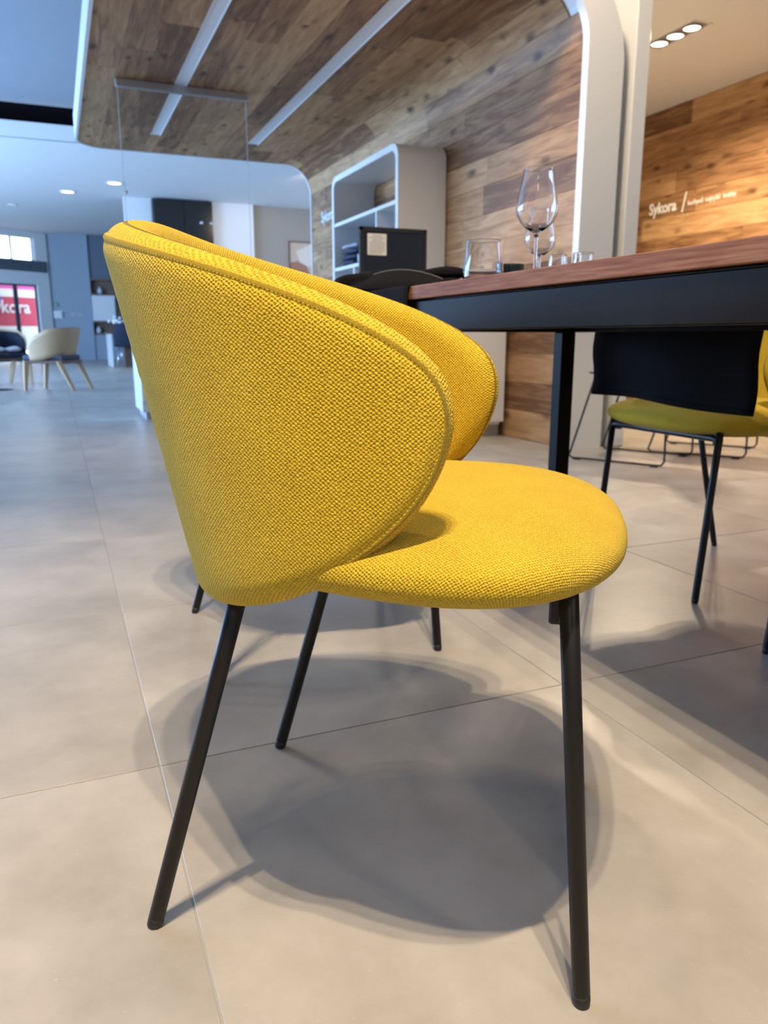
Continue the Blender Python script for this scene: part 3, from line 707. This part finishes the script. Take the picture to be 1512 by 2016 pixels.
# folded black garment lying on the table end
e = tag(empty('folded_garment', (.815, 1.845, TZ), math.atan2(-.25, .22)), 'rumpled folded black garment lying on the table end by the tumbler', 'garment')
def lump(name, cx, cy, cz, lx, ly, lz, seed, parent, m=M['black_cloth']):
    rnd = random.Random(seed); ph = [rnd.uniform(0, 6.28) for _ in range(6)]
    na, nr = 40, 9; vs = []; fs = []
    for k in range(-nr, nr + 1):
        el = k / nr * PI / 2
        for i in range(na):
            a = 2 * PI * i / na; ce = math.copysign(abs(math.cos(el)) ** .6, math.cos(el)); se_ = math.copysign(abs(math.sin(el)) ** .8, math.sin(el))
            ca = math.copysign(abs(math.cos(a)) ** .7, math.cos(a)); sa = math.copysign(abs(math.sin(a)) ** .7, math.sin(a))
            wob = 1 + .10 * math.sin(3 * a + ph[0]) + .05 * math.sin(7 * a + ph[1])
            x = lx * ca * ce * wob; y = ly * sa * ce * wob
            z = lz * se_ * (1 + .28 * math.sin(x * 28 + ph[2]) * (se_ > 0) + .18 * math.sin(y * 40 + x * 18 + ph[3]) * (se_ > 0))
            vs.append((cx + x, cy + y, max(cz + z, .0045)))
    K = 2 * nr + 1
    for k in range(K - 1):
        for i in range(na):
            j = (i + 1) % na; fs.append((k * na + i, k * na + j, (k + 1) * na + j, (k + 1) * na + i))
    fs.append(tuple(range(na))[::-1]); fs.append(tuple((K - 1) * na + i for i in range(na)))
    return pyobj(name, vs, fs, m, parent, True)
lump('folded_body', -.01, .03, .022, .150, .075, .019, 3, e)
lump('upper_fold', .012, .055, .046, .150, .045, .014, 5, e)
lump('sleeve', -.118, .0, .028, .055, .05, .022, 9, e)
# front flap with a paler hem that arches over the fold
g_ = []
for u in range(9):
    row = []
    for v in range(21):
        t = v / 20; x = -.14 + .28 * t; crest = .012 + .038 * math.sin(PI * t) ** .8
        row.append((x, -.005 - .07 * (1 - u / 8) - .012 * math.sin(PI * t), .005 + crest * (u / 8) ** .7))
    g_.append(row)
sheet('front_flap', g_, M['black_cloth'], e)
tube('flap_hem', [Vector(p) for p in g_[-1]], .0014, mat('hem_grey', (.16, .15, .14), .8), e, 6)

# ---- glassware
def wine_glass(loc, s, lab):
    e = tag(empty('wine_glass', loc), lab, 'wine glass', 'stemmed glasses on the table')
    bowl = [(.0042, .094), (.010, .098), (.022, .106), (.034, .117), (.0410, .130), (.0428, .140), (.0420, .150), (.0385, .170), (.0340, .190), (.0308, .205), (.0296, .216), (.0295, .217)]
    wall = .0011
    inn = [(max(r - wall, .0001), z + (.004 if r < .02 else .0006)) for r, z in bowl]; inn = [(0, .0995)] + inn[1:]
    prof = [(0, .0945)] + bowl + [(.0290, .2176)] + inn[::-1]
    lathe('bowl', [(r * s, z * s) for r, z in prof], M['glass'], e, 48)
    lathe('stem', [(0, .0935)] + [(r * s, z * s) for r, z in ((.0042, .0935), (.0036, .085), (.0030, .06), (.0031, .03), (.0045, .008), (.010, .0035))] + [(0, .0035 * s)], M['glass'], e, 24)
    lathe('foot', [(0, .0034 * s), (.012 * s, .0032 * s), (.034 * s, .0018 * s), (.0345 * s, .0009 * s), (.034 * s, .0001), (0, .0001)], M['glass'], e, 40)
wine_glass((.918, 1.400, TZ + .0005), 1.0, 'tall clear stemmed wine glass standing in front')
wine_glass((1.150, 1.735, TZ + .0005), .93, 'clear stemmed wine glass standing behind the taller one')
def tumbler(loc, rb, rt_, h, lab, m, cat='tumbler'):
    wv = .0014
    o = lathe('tumbler', [(0, .0005), (rb * .82, .0005), (rb * .95, .004), (rb, .014), (rb * .99, .03), (rt_ + (rb - rt_) * .35, h * .65), (rt_ + (rb - rt_) * .02, h * .98), (rt_, h - .001), (rt_ - .0003, h), (rt_ - wv + .0003, h), (rt_ - wv, h - .001), (rt_ + (rb - rt_) * .02 - wv, h * .98), (rt_ + (rb - rt_) * .35 - wv, h * .65), (rb * .99 - wv, .03), (rb - wv * 1.5, .015), (rb * .8, .0075), (0, .007)], m, None, 48, loc); tag(o, lab, cat, 'tumblers on the table')
tumbler((.848, 1.488, TZ + .0005), .0435, .0365, .088, 'clear stemless tumbler next to the folded black garment', M['glass'])
tumbler((.985, 1.600, TZ + .0005), .030, .030, .054, 'short dark green glass between tumbler and wine glass stem', M['glass_green'])
tumbler((1.140, 1.640, TZ + .0005), .026, .022, .084, 'small clear glass just behind the wine glass stem, mostly hidden', M['glass'])
tumbler((1.225, 1.655, TZ + .0005), .028, .025, .094, 'small clear glass whose rim shows above the table edge by the white pillar', M['glass'])

# ================================================================== CANOPY FURNITURE
# ---- white counter across the canopy with a black screen on it
e = tag(empty('counter', (2.18, 4.80, 0)), 'white counter under the canopy carrying the black framed screen', 'counter')
box('plinth', -.52, .55, -.27, .27, 0, .08, M['alu'], e)
box('carcass', -.545, .545, -.30, .30, .08, .925, M['white_lacquer'], e, .004)
box('worktop', -.56, .572, -.32, .32, .925, .948, M['white_lacquer'], e, .003)
for k in range(3): 
    d_ = box('door', -.535 + k * .368, -.175 + k * .368, -.318, -.300, .10, .905, M['white_lacquer'], e, .002)
    box('handle', -.49 + k * .368, -.23 + k * .368, -.330, -.318, .86, .872, M['alu'], d_)
e = tag(empty('display_screen', (2.063, 4.80, .948)), 'black framed glossy screen with a white notice stuck on it', 'screen')
box('foot', -.12, .12, -.07, .07, 0, .012, M['matte_black'], e, .003); box('neck', -.03, .03, .012, .03, .012, .16, M['matte_black'], e)
box('panel', -.232, .232, -.012, .012, .07, .388, M['gloss_black'], e, .003)
for z0, z1 in ((.07, .094), (.364, .388)): box('bezel', -.235, .235, -.020, -.010, z0, z1, M['matte_black'], e, .002)
for x0, x1 in ((-.235, -.211), (.211, .235)): box('bezel', x0, x1, -.020, -.010, .07, .388, M['matte_black'], e, .002)
n_ = box('notice', -.180, -.050, -.0145, -.012, .218, .348, M['paper'], e)
for k in range(9): box('text_line', -.168 + (.02 if k in (0, 2) else 0), -.062 - (.02 if k in (0, 2, 8) else 0), -.0150, -.0145, .333 - k * .013, .337 - k * .013, M['ink'], n_)

# ---- white rounded shelf unit on the timber wall
e = tag(empty('shelf_unit', (2.375, 6.17, 0)), 'white open shelf unit with rounded corners against the timber wall', 'shelf')
Y0, Y1, Z1, R, tt, D = -.735, .725, 2.02, .10, .045, .388
def rrect(y0, y1, z0, z1, r): return arc(y1 - r, z1 - r, r, 0, 90, 6) + arc(y0 + r, z1 - r, r, 90, 180, 6) + arc(y0 + r, z0 + r, r, 180, 270, 6) + arc(y1 - r, z0 + r, r, 270, 360, 6)
po, pi_ = rrect(Y0, Y1, .0, Z1, R), rrect(Y0 + tt, Y1 - tt, tt, Z1 - tt, R - tt * .6)
vs, fs = [], []; n_ = len(po)
for x in (0, D):
    vs += [(x, p[0], p[1]) for p in po] + [(x, p[0], p[1]) for p in pi_]
for i in range(n_):
    j = (i + 1) % n_
    fs += [(i, j, n_ + j, n_ + i), (2 * n_ + i, 3 * n_ + i, 3 * n_ + j, 2 * n_ + j), (i, 2 * n_ + i, 2 * n_ + j, j), (n_ + i, n_ + j, 3 * n_ + j, 3 * n_ + i)]
o = pyobj('frame', vs, fs, M['white_lacquer'], e)
bm = bmesh.new(); bm.from_mesh(o.data); bmesh.ops.recalc_face_normals(bm, faces=bm.faces); bm.to_mesh(o.data); bm.free()
for z in (.42, .84, 1.245, 1.62): box('shelf_board', .004, D - .004, Y0 + tt, Y1 - tt, z - .014, z + .014, M['white_lacquer'], e, .001)
for y, z0, z1 in ((-.30, 1.259, 1.606), (-.30, .854, 1.231), (.2, .854, 1.231), (-.05, .434, .826)): box('divider', .006, D - .004, y - .012, y + .012, z0, z1, M['white_lacquer'], e)
for y0, y1, z0, z1 in ((-.288, .68, 1.26, 1.605), (.212, .68, .46, 1.23), (-.69, -.31, 1.26, 1.605)): box('back_panel', D - .006, D - .001, y0, y1, z0, z1, M['cool_grey_panel'], e)
# folded textiles in the shelf compartment
z = 1.2595
for k, (h, mm, l) in enumerate(((.052, 'folded_blue', 'folded dark blue cloth at the bottom of the shelf pile'), (.048, 'folded_blue', 'folded navy cloth in the middle of the shelf pile'), (.046, 'folded_blue', 'folded dark blue cloth under the pale top one'), (.05, 'folded_grey', 'folded pale grey cloth on top of the shelf pile'))):
    e = tag(empty('folded_cloth', (2.53, 6.62, z), random.uniform(-.12, .12)), l, 'cloth', 'folded cloths on the shelf')
    g0 = lump('cloth_body', 0, 0, h / 2,   .120 - .006 * k, .205 - .012 * k, h * .36, 20 + k, e, M[mm])
    box('fold_edge', -.116 + .006 * k, -.09, -.16, .16, h * .3, h * .7, M[mm], e, h * .15, 2, True)
    z += h
e = tag(empty('cup', (2.44, 6.33, 1.2595)), 'small white cup on the shelf beside the folded cloths', 'cup')
lathe('cup_body', [(0, 0), (.03, 0), (.036, .03), (.04, .075), (.037, .075), (.033, .03), (.027, .006), (0, .006)], M['ceramic'], e, 24)
tube('handle', [(.037, 0, .06), (.058, 0, .055), (.06, 0, .035), (.036, 0, .025)], .004, M['ceramic'], e, 8)

# ---- hanging clear screen and its counter
e = tag(empty('hanging_screen', (1.05, 6.45, .98)), 'clear acrylic screen hanging from a grey rail under the timber soffit', 'screen')
box('rail', -.485, .485, -.025, .025, 1.462, 1.512, M['alu'], e, .002)
sh = box('acrylic_sheet', -.475, .475, -.003, .003, .004, 1.462, M['acrylic'], e)
for x in (-.475, .475): box('sheet_edge', x - .002, x + .002, -.0035, .0035, .004, 1.462, M['polished_edge'], sh)
for x in (-.462,):
    b = lathe('standoff', [(0, -.012), (.011, -.012), (.013, -.008), (.013, .008), (.011, .012), (0, .012)], M['chrome'], sh, 18, (x, 0, .737)); b.rotation_euler = (PI / 2, 0, 0)
e = tag(empty('reception_counter', (1.11, 6.80, 0)), 'white counter block with grey plinth below the hanging clear screen', 'counter')
box('plinth', -.47, .50, -.20, .32, 0, .055, M['alu'], e); box('body', -.50, .52, -.24, .36, .055, .955, M['white_lacquer'], e, .004)
box('worktop', -.51, .53, -.40, .37, .955, .982, M['white_lacquer'], e, .003); box('front_panel', -.50, .52, -.262, -.24, .14, .90, M['white_lacquer'], e, .003)

# ================================================================== SLED CHAIRS behind the table
def sled_chair():
    e = empty('sled_chair'); hw, l0, l1 = .235, -.26, .262
    for sy in (-1, 1):
        y = sy * hw
        p = [(-.14, y * .93, .44), (l0 + .012, y, .045), (l0 + .003, y, .018), (l0 + .022, y, .006), (l0 + .06, y, .006), (0, y, .006), (l1 - .05, y, .006), (l1 - .014, y, .008), (l1, y, .03), (l1 - .005, y, .2), (.20, y * .93, .44)]
        tube('runner', [Vector(q) + Vector((0, 0, .004)) for q in p], .0055, M['leg_steel'], e, 10)
        for x in (l0 + .05, l1 - .05): box('glide', x - .02, x + .02, y - .008, y + .008, 0, .009, M['glide'], e, .002)
    for x in (-.13, .19): tube('crossbar', [(x, -hw * .93, .435), (x, 0, .43), (x, hw * .93, .435)], .0055, M['leg_steel'], e, 10)
    vs = []
    for u in range(15):
        t = u / 14
        for v in range(11):
            s = v / 10 * 2 - 1
            if t < .5: x = .23 - .44 * t / .5; z = .452 + .02 * abs(s) ** 2
            else: k = (t - .5) / .5; x = -.21 - .10 * k + .04 * s * s * k; z = .452 + .34 * k ** 1.15 + .02 * s * s * (1 - k)
            vs.append((-x + .03, s * (.215 - .03 * abs(t - .5)), z))
    fs = [(i * 11 + j, i * 11 + j + 1, (i + 1) * 11 + j + 1, (i + 1) * 11 + j) for i in range(14) for j in range(10)]
    o = pyobj('seat_shell', vs, fs, M['shell_grey'], e, True); m_ = o.modifiers.new('t', 'SOLIDIFY'); m_.thickness = .01; m_.offset = 0
    s_ = o.modifiers.new('s', 'SUBSURF'); s_.levels = 1; s_.render_levels = 1
    return e
s1 = sled_chair(); s1.location = (2.885, 3.375, 0); s1.rotation_euler = (0, 0, math.atan2(-.457, .26)); tag(s1, 'black wire sled chair standing beside the white pillar', 'chair', 'wire sled chairs behind the table')
s2 = copy_tree(s1); s2.location = (3.46, 3.43, 0); s2.rotation_euler = (0, 0, math.atan2(-.42, .30)); tag(s2, 'black wire sled chair further along, seen under the olive seat', 'chair', 'wire sled chairs behind the table')

# ================================================================== LOUNGE BY THE ENTRANCE
def lounge_chair(shell_m, inner_m, cush_m):
    """faces +x; bent plywood band round the back and arms, front legs upright, rear legs splayed"""
    e = empty('lounge_chair'); n = 36; vs = []; k2 = 6
    A = math.radians(118)
    def pt(a, f, off=0.0):
        ff = abs(a) / A; top = .775 - .05 * ff ** 2 - .20 * max(0, (ff - .62) / .38) ** 1.3; bot = .435 - .06 * min(1, (ff / .75)) ** 3 
        z = bot + (top - bot) * f; lean = (z - .4) * .30
        rx, ry = .27 + lean * .9 + off, .285 + lean * .35 + off
        return (-rx * math.copysign(abs(math.cos(a)) ** .8, math.cos(a)) + .05, ry * math.copysign(abs(math.sin(a)) ** .8, math.sin(a)), z)
    for off in (0, -.014):
        for i in range(n + 1):
            a = -A + 2 * A * i / n
            for f in range(k2 + 1): vs.append(pt(a, f / k2, off))
    K = k2 + 1; N = (n + 1) * K; fs = []
    for i in range(n):
        for f in range(k2):
            q = (i * K + f, (i + 1) * K + f, (i + 1) * K + f + 1, i * K + f + 1); fs.append(q); fs.append(tuple(N + x for x in q[::-1]))
    for i in range(n):
        for f, s in ((0, 1), (k2, -1)):
            q = (i * K + f, i * K + f + N, (i + 1) * K + f + N, (i + 1) * K + f); fs.append(q[::s])
    for f in range(k2):
        for i in (0, n): fs.append((i * K + f, i * K + f + 1, i * K + f + 1 + N, i * K + f + N))
    o = pyobj('back_shell', vs, fs, shell_m, e, True)
    bm = bmesh.new(); bm.from_mesh(o.data); bmesh.ops.recalc_face_normals(bm, faces=bm.faces); bm.to_mesh(o.data); bm.free()
    if inner_m is not None:
        vs, fs = [], []
        for off in (-.015, -.04):
            for i in range(n + 1):
                a = (-A + 2 * A * i / n) * .97
                for f in range(k2 + 1): vs.append(pt(a, .06 + .86 * f / k2, off))
        for i in range(n):
            for f in range(k2):
                q = (i * K + f, (i + 1) * K + f, (i + 1) * K + f + 1, i * K + f + 1); fs.append(q); fs.append(tuple(N + x for x in q[::-1]))
            for f in (0, k2): fs.append((i * K + f, i * K + f + N, (i + 1) * K + f + N, (i + 1) * K + f))
        pyobj('back_padding', vs, fs, inner_m, e, True)
    box('seat_frame', -.23, .28, -.265, .265, .335, .375, M['brown_wood'], e, .008)
    box('seat_cushion', -.22, .30, -.245, .245, .378, .44, cush_m, e, .025, 3, True)
    for sy in (-1, 1):
        for f0, t0 in (((.29, sy * .25, 0), (.25, sy * .255, .37)), ((-.34, sy * .25, 0), (-.17, sy * .25, .37))):
            f0, t0 = Vector(f0), Vector(t0); v, f = tube_pts([f0, t0], [.024, .042], 4)
            bm = bmesh.new(); bv = [bm.verts.new(p) for p in v]; [bm.faces.new([bv[i] for i in q]) for q in f]
            for vv in bm.verts:
                if vv.co.z < .05: vv.co.z = .0005
            bmobj('leg', bm, M['ply_light'], e)
    return e
c1 = lounge_chair(M['ply_light'], None, M['navy2']); c1.location = (-.02, 10.80, 0); c1.rotation_euler = (0, 0, math.radians(153))
tag(c1, 'light plywood lounge chair turned with its back to us, slate seat cushion', 'lounge chair', 'lounge chairs by the entrance')
c2 = lounge_chair(M['ply_light'], M['navy'], M['navy']); c2.location = (-.72, 12.45, 0); c2.rotation_euler = (0, 0, math.radians(-62))
tag(c2, 'lounge chair with dark navy padded back facing us by the entrance', 'lounge chair', 'lounge chairs by the entrance')
for x, y, l in ((-.80, 12.33, 'white oval cushion on the navy lounge chair, the wider one'), (-.58, 12.44, 'white oval cushion on the navy lounge chair, next to the plywood chair')):
    e = tag(empty('scatter_cushion', (x, y, .4405), math.radians(28)), l, 'cushion', 'white cushions on the navy chair')
    lump('cushion_body', 0, 0, .045, .105, .10, .034, 40 + int(abs(x) * 10), e, M['cushion_white']); tube('piping', [(.10 * math.cos(a), .095 * math.sin(a), .046) for a in [i * PI / 8 for i in range(17)]], .004, M['cushion_white'], e, 6)
e = tag(empty('side_table', (-.80, 11.05, 0)), 'low black pedestal table beside the plywood lounge chair', 'side table')
lathe('base', [(0, 0), (.24, 0), (.24, .008), (.02, .016), (0, .016)], M['matte_black'], e, 32); lathe('column', [(0, .016), (.02, .016), (.02, .44), (0, .44)], M['matte_black'], e, 16)
lathe('top', [(0, .44), (.24, .44), (.24, .456), (0, .456)], M['matte_black'], e, 32)
# dining group far behind
e = tag(empty('black_dining_chair', (1.50, 18.62, 0), math.radians(75)), 'black moulded dining chair at the far table with flowers', 'chair')
vs = []
for u in range(15):
    t = u / 14
    for v in range(11):
        s = v / 10 * 2 - 1
        if t < .5: x = .24 - .44 * t / .5; z = .46 + .03 * s * s
        else: k = (t - .5) / .5; x = -.20 - .12 * k + .10 * s * s * k; z = .46 + .50 * k ** 1.1
        vs.append((x, s * (.25 - .05 * max(0, t - .75) * 4), z))
o = pyobj('seat_shell', vs, [(i * 11 + j, i * 11 + j + 1, (i + 1) * 11 + j + 1, (i + 1) * 11 + j) for i in range(14) for j in range(10)], M['navy'], e, True)
m_ = o.modifiers.new('t', 'SOLIDIFY'); m_.thickness = .025; m_.offset = 0
for sx in (-1, 1):
    for sy in (-1, 1): tube('leg', [(sx * .22, sy * .22, .0), (sx * .15, sy * .15, .45)], .010, M['chrome'], e, 10)
e = tag(empty('far_dining_table', (2.05, 19.55, 0)), 'brown wooden dining table far behind the yellow chair', 'table')
box('tabletop', -.95, .95, -.45, .45, .74, .78, M['brown_wood'], e, .004)
for sx in (-1, 1):
    for sy in (-1, 1): box('leg', sx * .88 - .035, sx * .88 + .035, sy * .39 - .035, sy * .39 + .035, 0, .74, M['white_lacquer'], e)
e = tag(empty('flower_vase', (1.40, 19.35, .78)), 'glass vase of white flowers on the far brown table', 'vase')
lathe('vase_body', [(0, 0), (.05, 0), (.07, .06), (.05, .14), (.055, .16), (.05, .16), (.045, .14), (.064, .06), (.045, .006), (0, .006)], M['ceramic'], e, 20)
rn_ = random.Random(4)
for k in range(14):
    a, r, h = rn_.uniform(0, 6.28), rn_.uniform(.03, .24), rn_.uniform(.16, .34)
    x, y = r * math.cos(a), r * math.sin(a)
    s_ = tube('stalk', [(0, 0, .10), (x * .5, y * .5, .12 + h * .4), (x, y, h)], .004, M['stalk'], e, 5)
    bm = bmesh.new(); bmesh.ops.create_icosphere(bm, subdivisions=1, radius=.045)
    for v in bm.verts: v.co.z *= .7; v.co += Vector((x, y, h)) + Vector((rn_.uniform(-.01, .01), rn_.uniform(-.01, .01), rn_.uniform(-.01, .01)))
    bmobj('blossom', bm, M['flower'], s_, True)
e = tag(empty('brown_crate', (1.66, 19.02, 0)), 'brown box standing on the floor behind the black dining chair', 'box')
box('box_body', -.22, .22, -.13, .13, 0, .42, M['brown_wood'], e, .006); box('lid', -.225, .225, -.135, .135, .42, .45, M['brown_wood'], e, .004)
# tall fitted cabinet on the end wall
e = tag(empty('tall_cabinet', (1.53, 24.80, 0)), 'tall grey fitted cabinet with brown niches and a white door on the end wall', 'cabinet')
xl, xr = -.455, .42
box('upper_panel', xl, xr, -.02, .195, 2.33, 3.525, M['dark_grey_panel'], e); box('side_panel', xl - .03, xl, -.10, .195, 0, 3.525, M['cool_grey_panel'], e)
box('base_unit', xl, xr, -.05, .195, 0, .74, M['cool_grey_panel'], e, .003)
box('shelf_board', xl, xr, -.10, .195, 2.28, 2.33, M['walnut_niche'], e); box('shelf_board', xl, xr, -.10, .195, 1.86, 1.90, M['walnut_niche'], e)
box('shelf_board', xl, xr, -.10, .195, 1.09, 1.13, M['walnut_niche'], e); box('shelf_board', xl, xr, -.10, .195, .74, .78, M['walnut_niche'], e)
box('niche_back', xl, xr, .15, .195, 1.90, 2.28, M['walnut_niche'], e); box('niche_back', xl, xr, .15, .195, .78, 1.09, M['walnut_niche'], e)
d_ = box('door', xl + .01, xl + .66, -.09, .19, 1.135, 1.855, M['white_lacquer'], e, .004); box('edge_pull', xl + .63, xl + .655, -.10, -.09, 1.2, 1.8, M['alu'], d_)
box('dark_niche', xl + .67, xr, .0, .19, 1.135, 1.855, M['walnut_niche'], e)
for x, z, l in ((1.33, 1.9005, 'small pale vase in the upper niche of the tall cabinet'), (1.22, .7805, 'small pale jar in the lower niche of the tall cabinet')):
    e = tag(empty('niche_vase', (x, 24.80, z)), l, 'vase', 'vases in the tall cabinet')
    lathe('vase_body', [(0, 0), (.05, 0), (.075, .06), (.06, .13), (.03, .16), (.035, .19), (.028, .19), (.024, .16), (0, .15)], M['ceramic'], e, 18); lathe('foot_ring', [(.04, 0), (.052, 0), (.052, .008), (.04, .008)], M['ceramic'], e, 18)
# dark cabinet and picture on the partition
e = tag(empty('dark_cabinet', (2.76, 17.84, 0)), 'tall near-black cabinet seen through the hanging screen', 'cabinet')
box('body', -.62, .612, -.12, .155, .08, 3.50, M['matte_black'], e, .004); box('plinth', -.60, .60, -.09, .15, 0, .08, M['matte_black'], e)
for x0, x1, kx_ in ((-.615, -.004, -.05), (.004, .608, .05)):
    d_ = box('door', x0, x1, -.142, -.12, .10, 3.48, M['gloss_black'], e, .003)
for kx_ in (.36, .575):
    b = lathe('knob', [(0, -.02), (.03, -.02), (.035, 0), (.03, .02), (0, .02)], M['chrome'], e, 16, (kx_, -.16, 3.06)); b.rotation_euler = (PI / 2, 0, 0)
e = tag(empty('framed_picture', (5.55, 17.998, 2.40)), 'framed abstract picture in sand and rust tones on the beige wall', 'picture')
for x0, x1, z0, z1 in ((-.42, .42, .385, .41), (-.42, .42, -.41, -.385), (-.42, -.395, -.41, .41), (.395, .42, -.41, .41)): box('frame', x0, x1, -.035, 0, z0, z1, M['brown_wood'], e)
cv = box('canvas', -.395, .395, -.02, -.005, -.385, .385, M['art_sand'], e)
prism('painted_patch', [(-.39, -.38), (.1, -.38), (.0, -.12), (-.22, -.02), (-.39, -.06)], 'Y', -.0215, -.02, M['art_rust'], cv); prism('painted_patch', [(-.1, -.2), (.25, -.05), (.38, .3), (.1, .36), (-.25, .2)], 'Y', -.0213, -.02, M['art_cream'], cv)
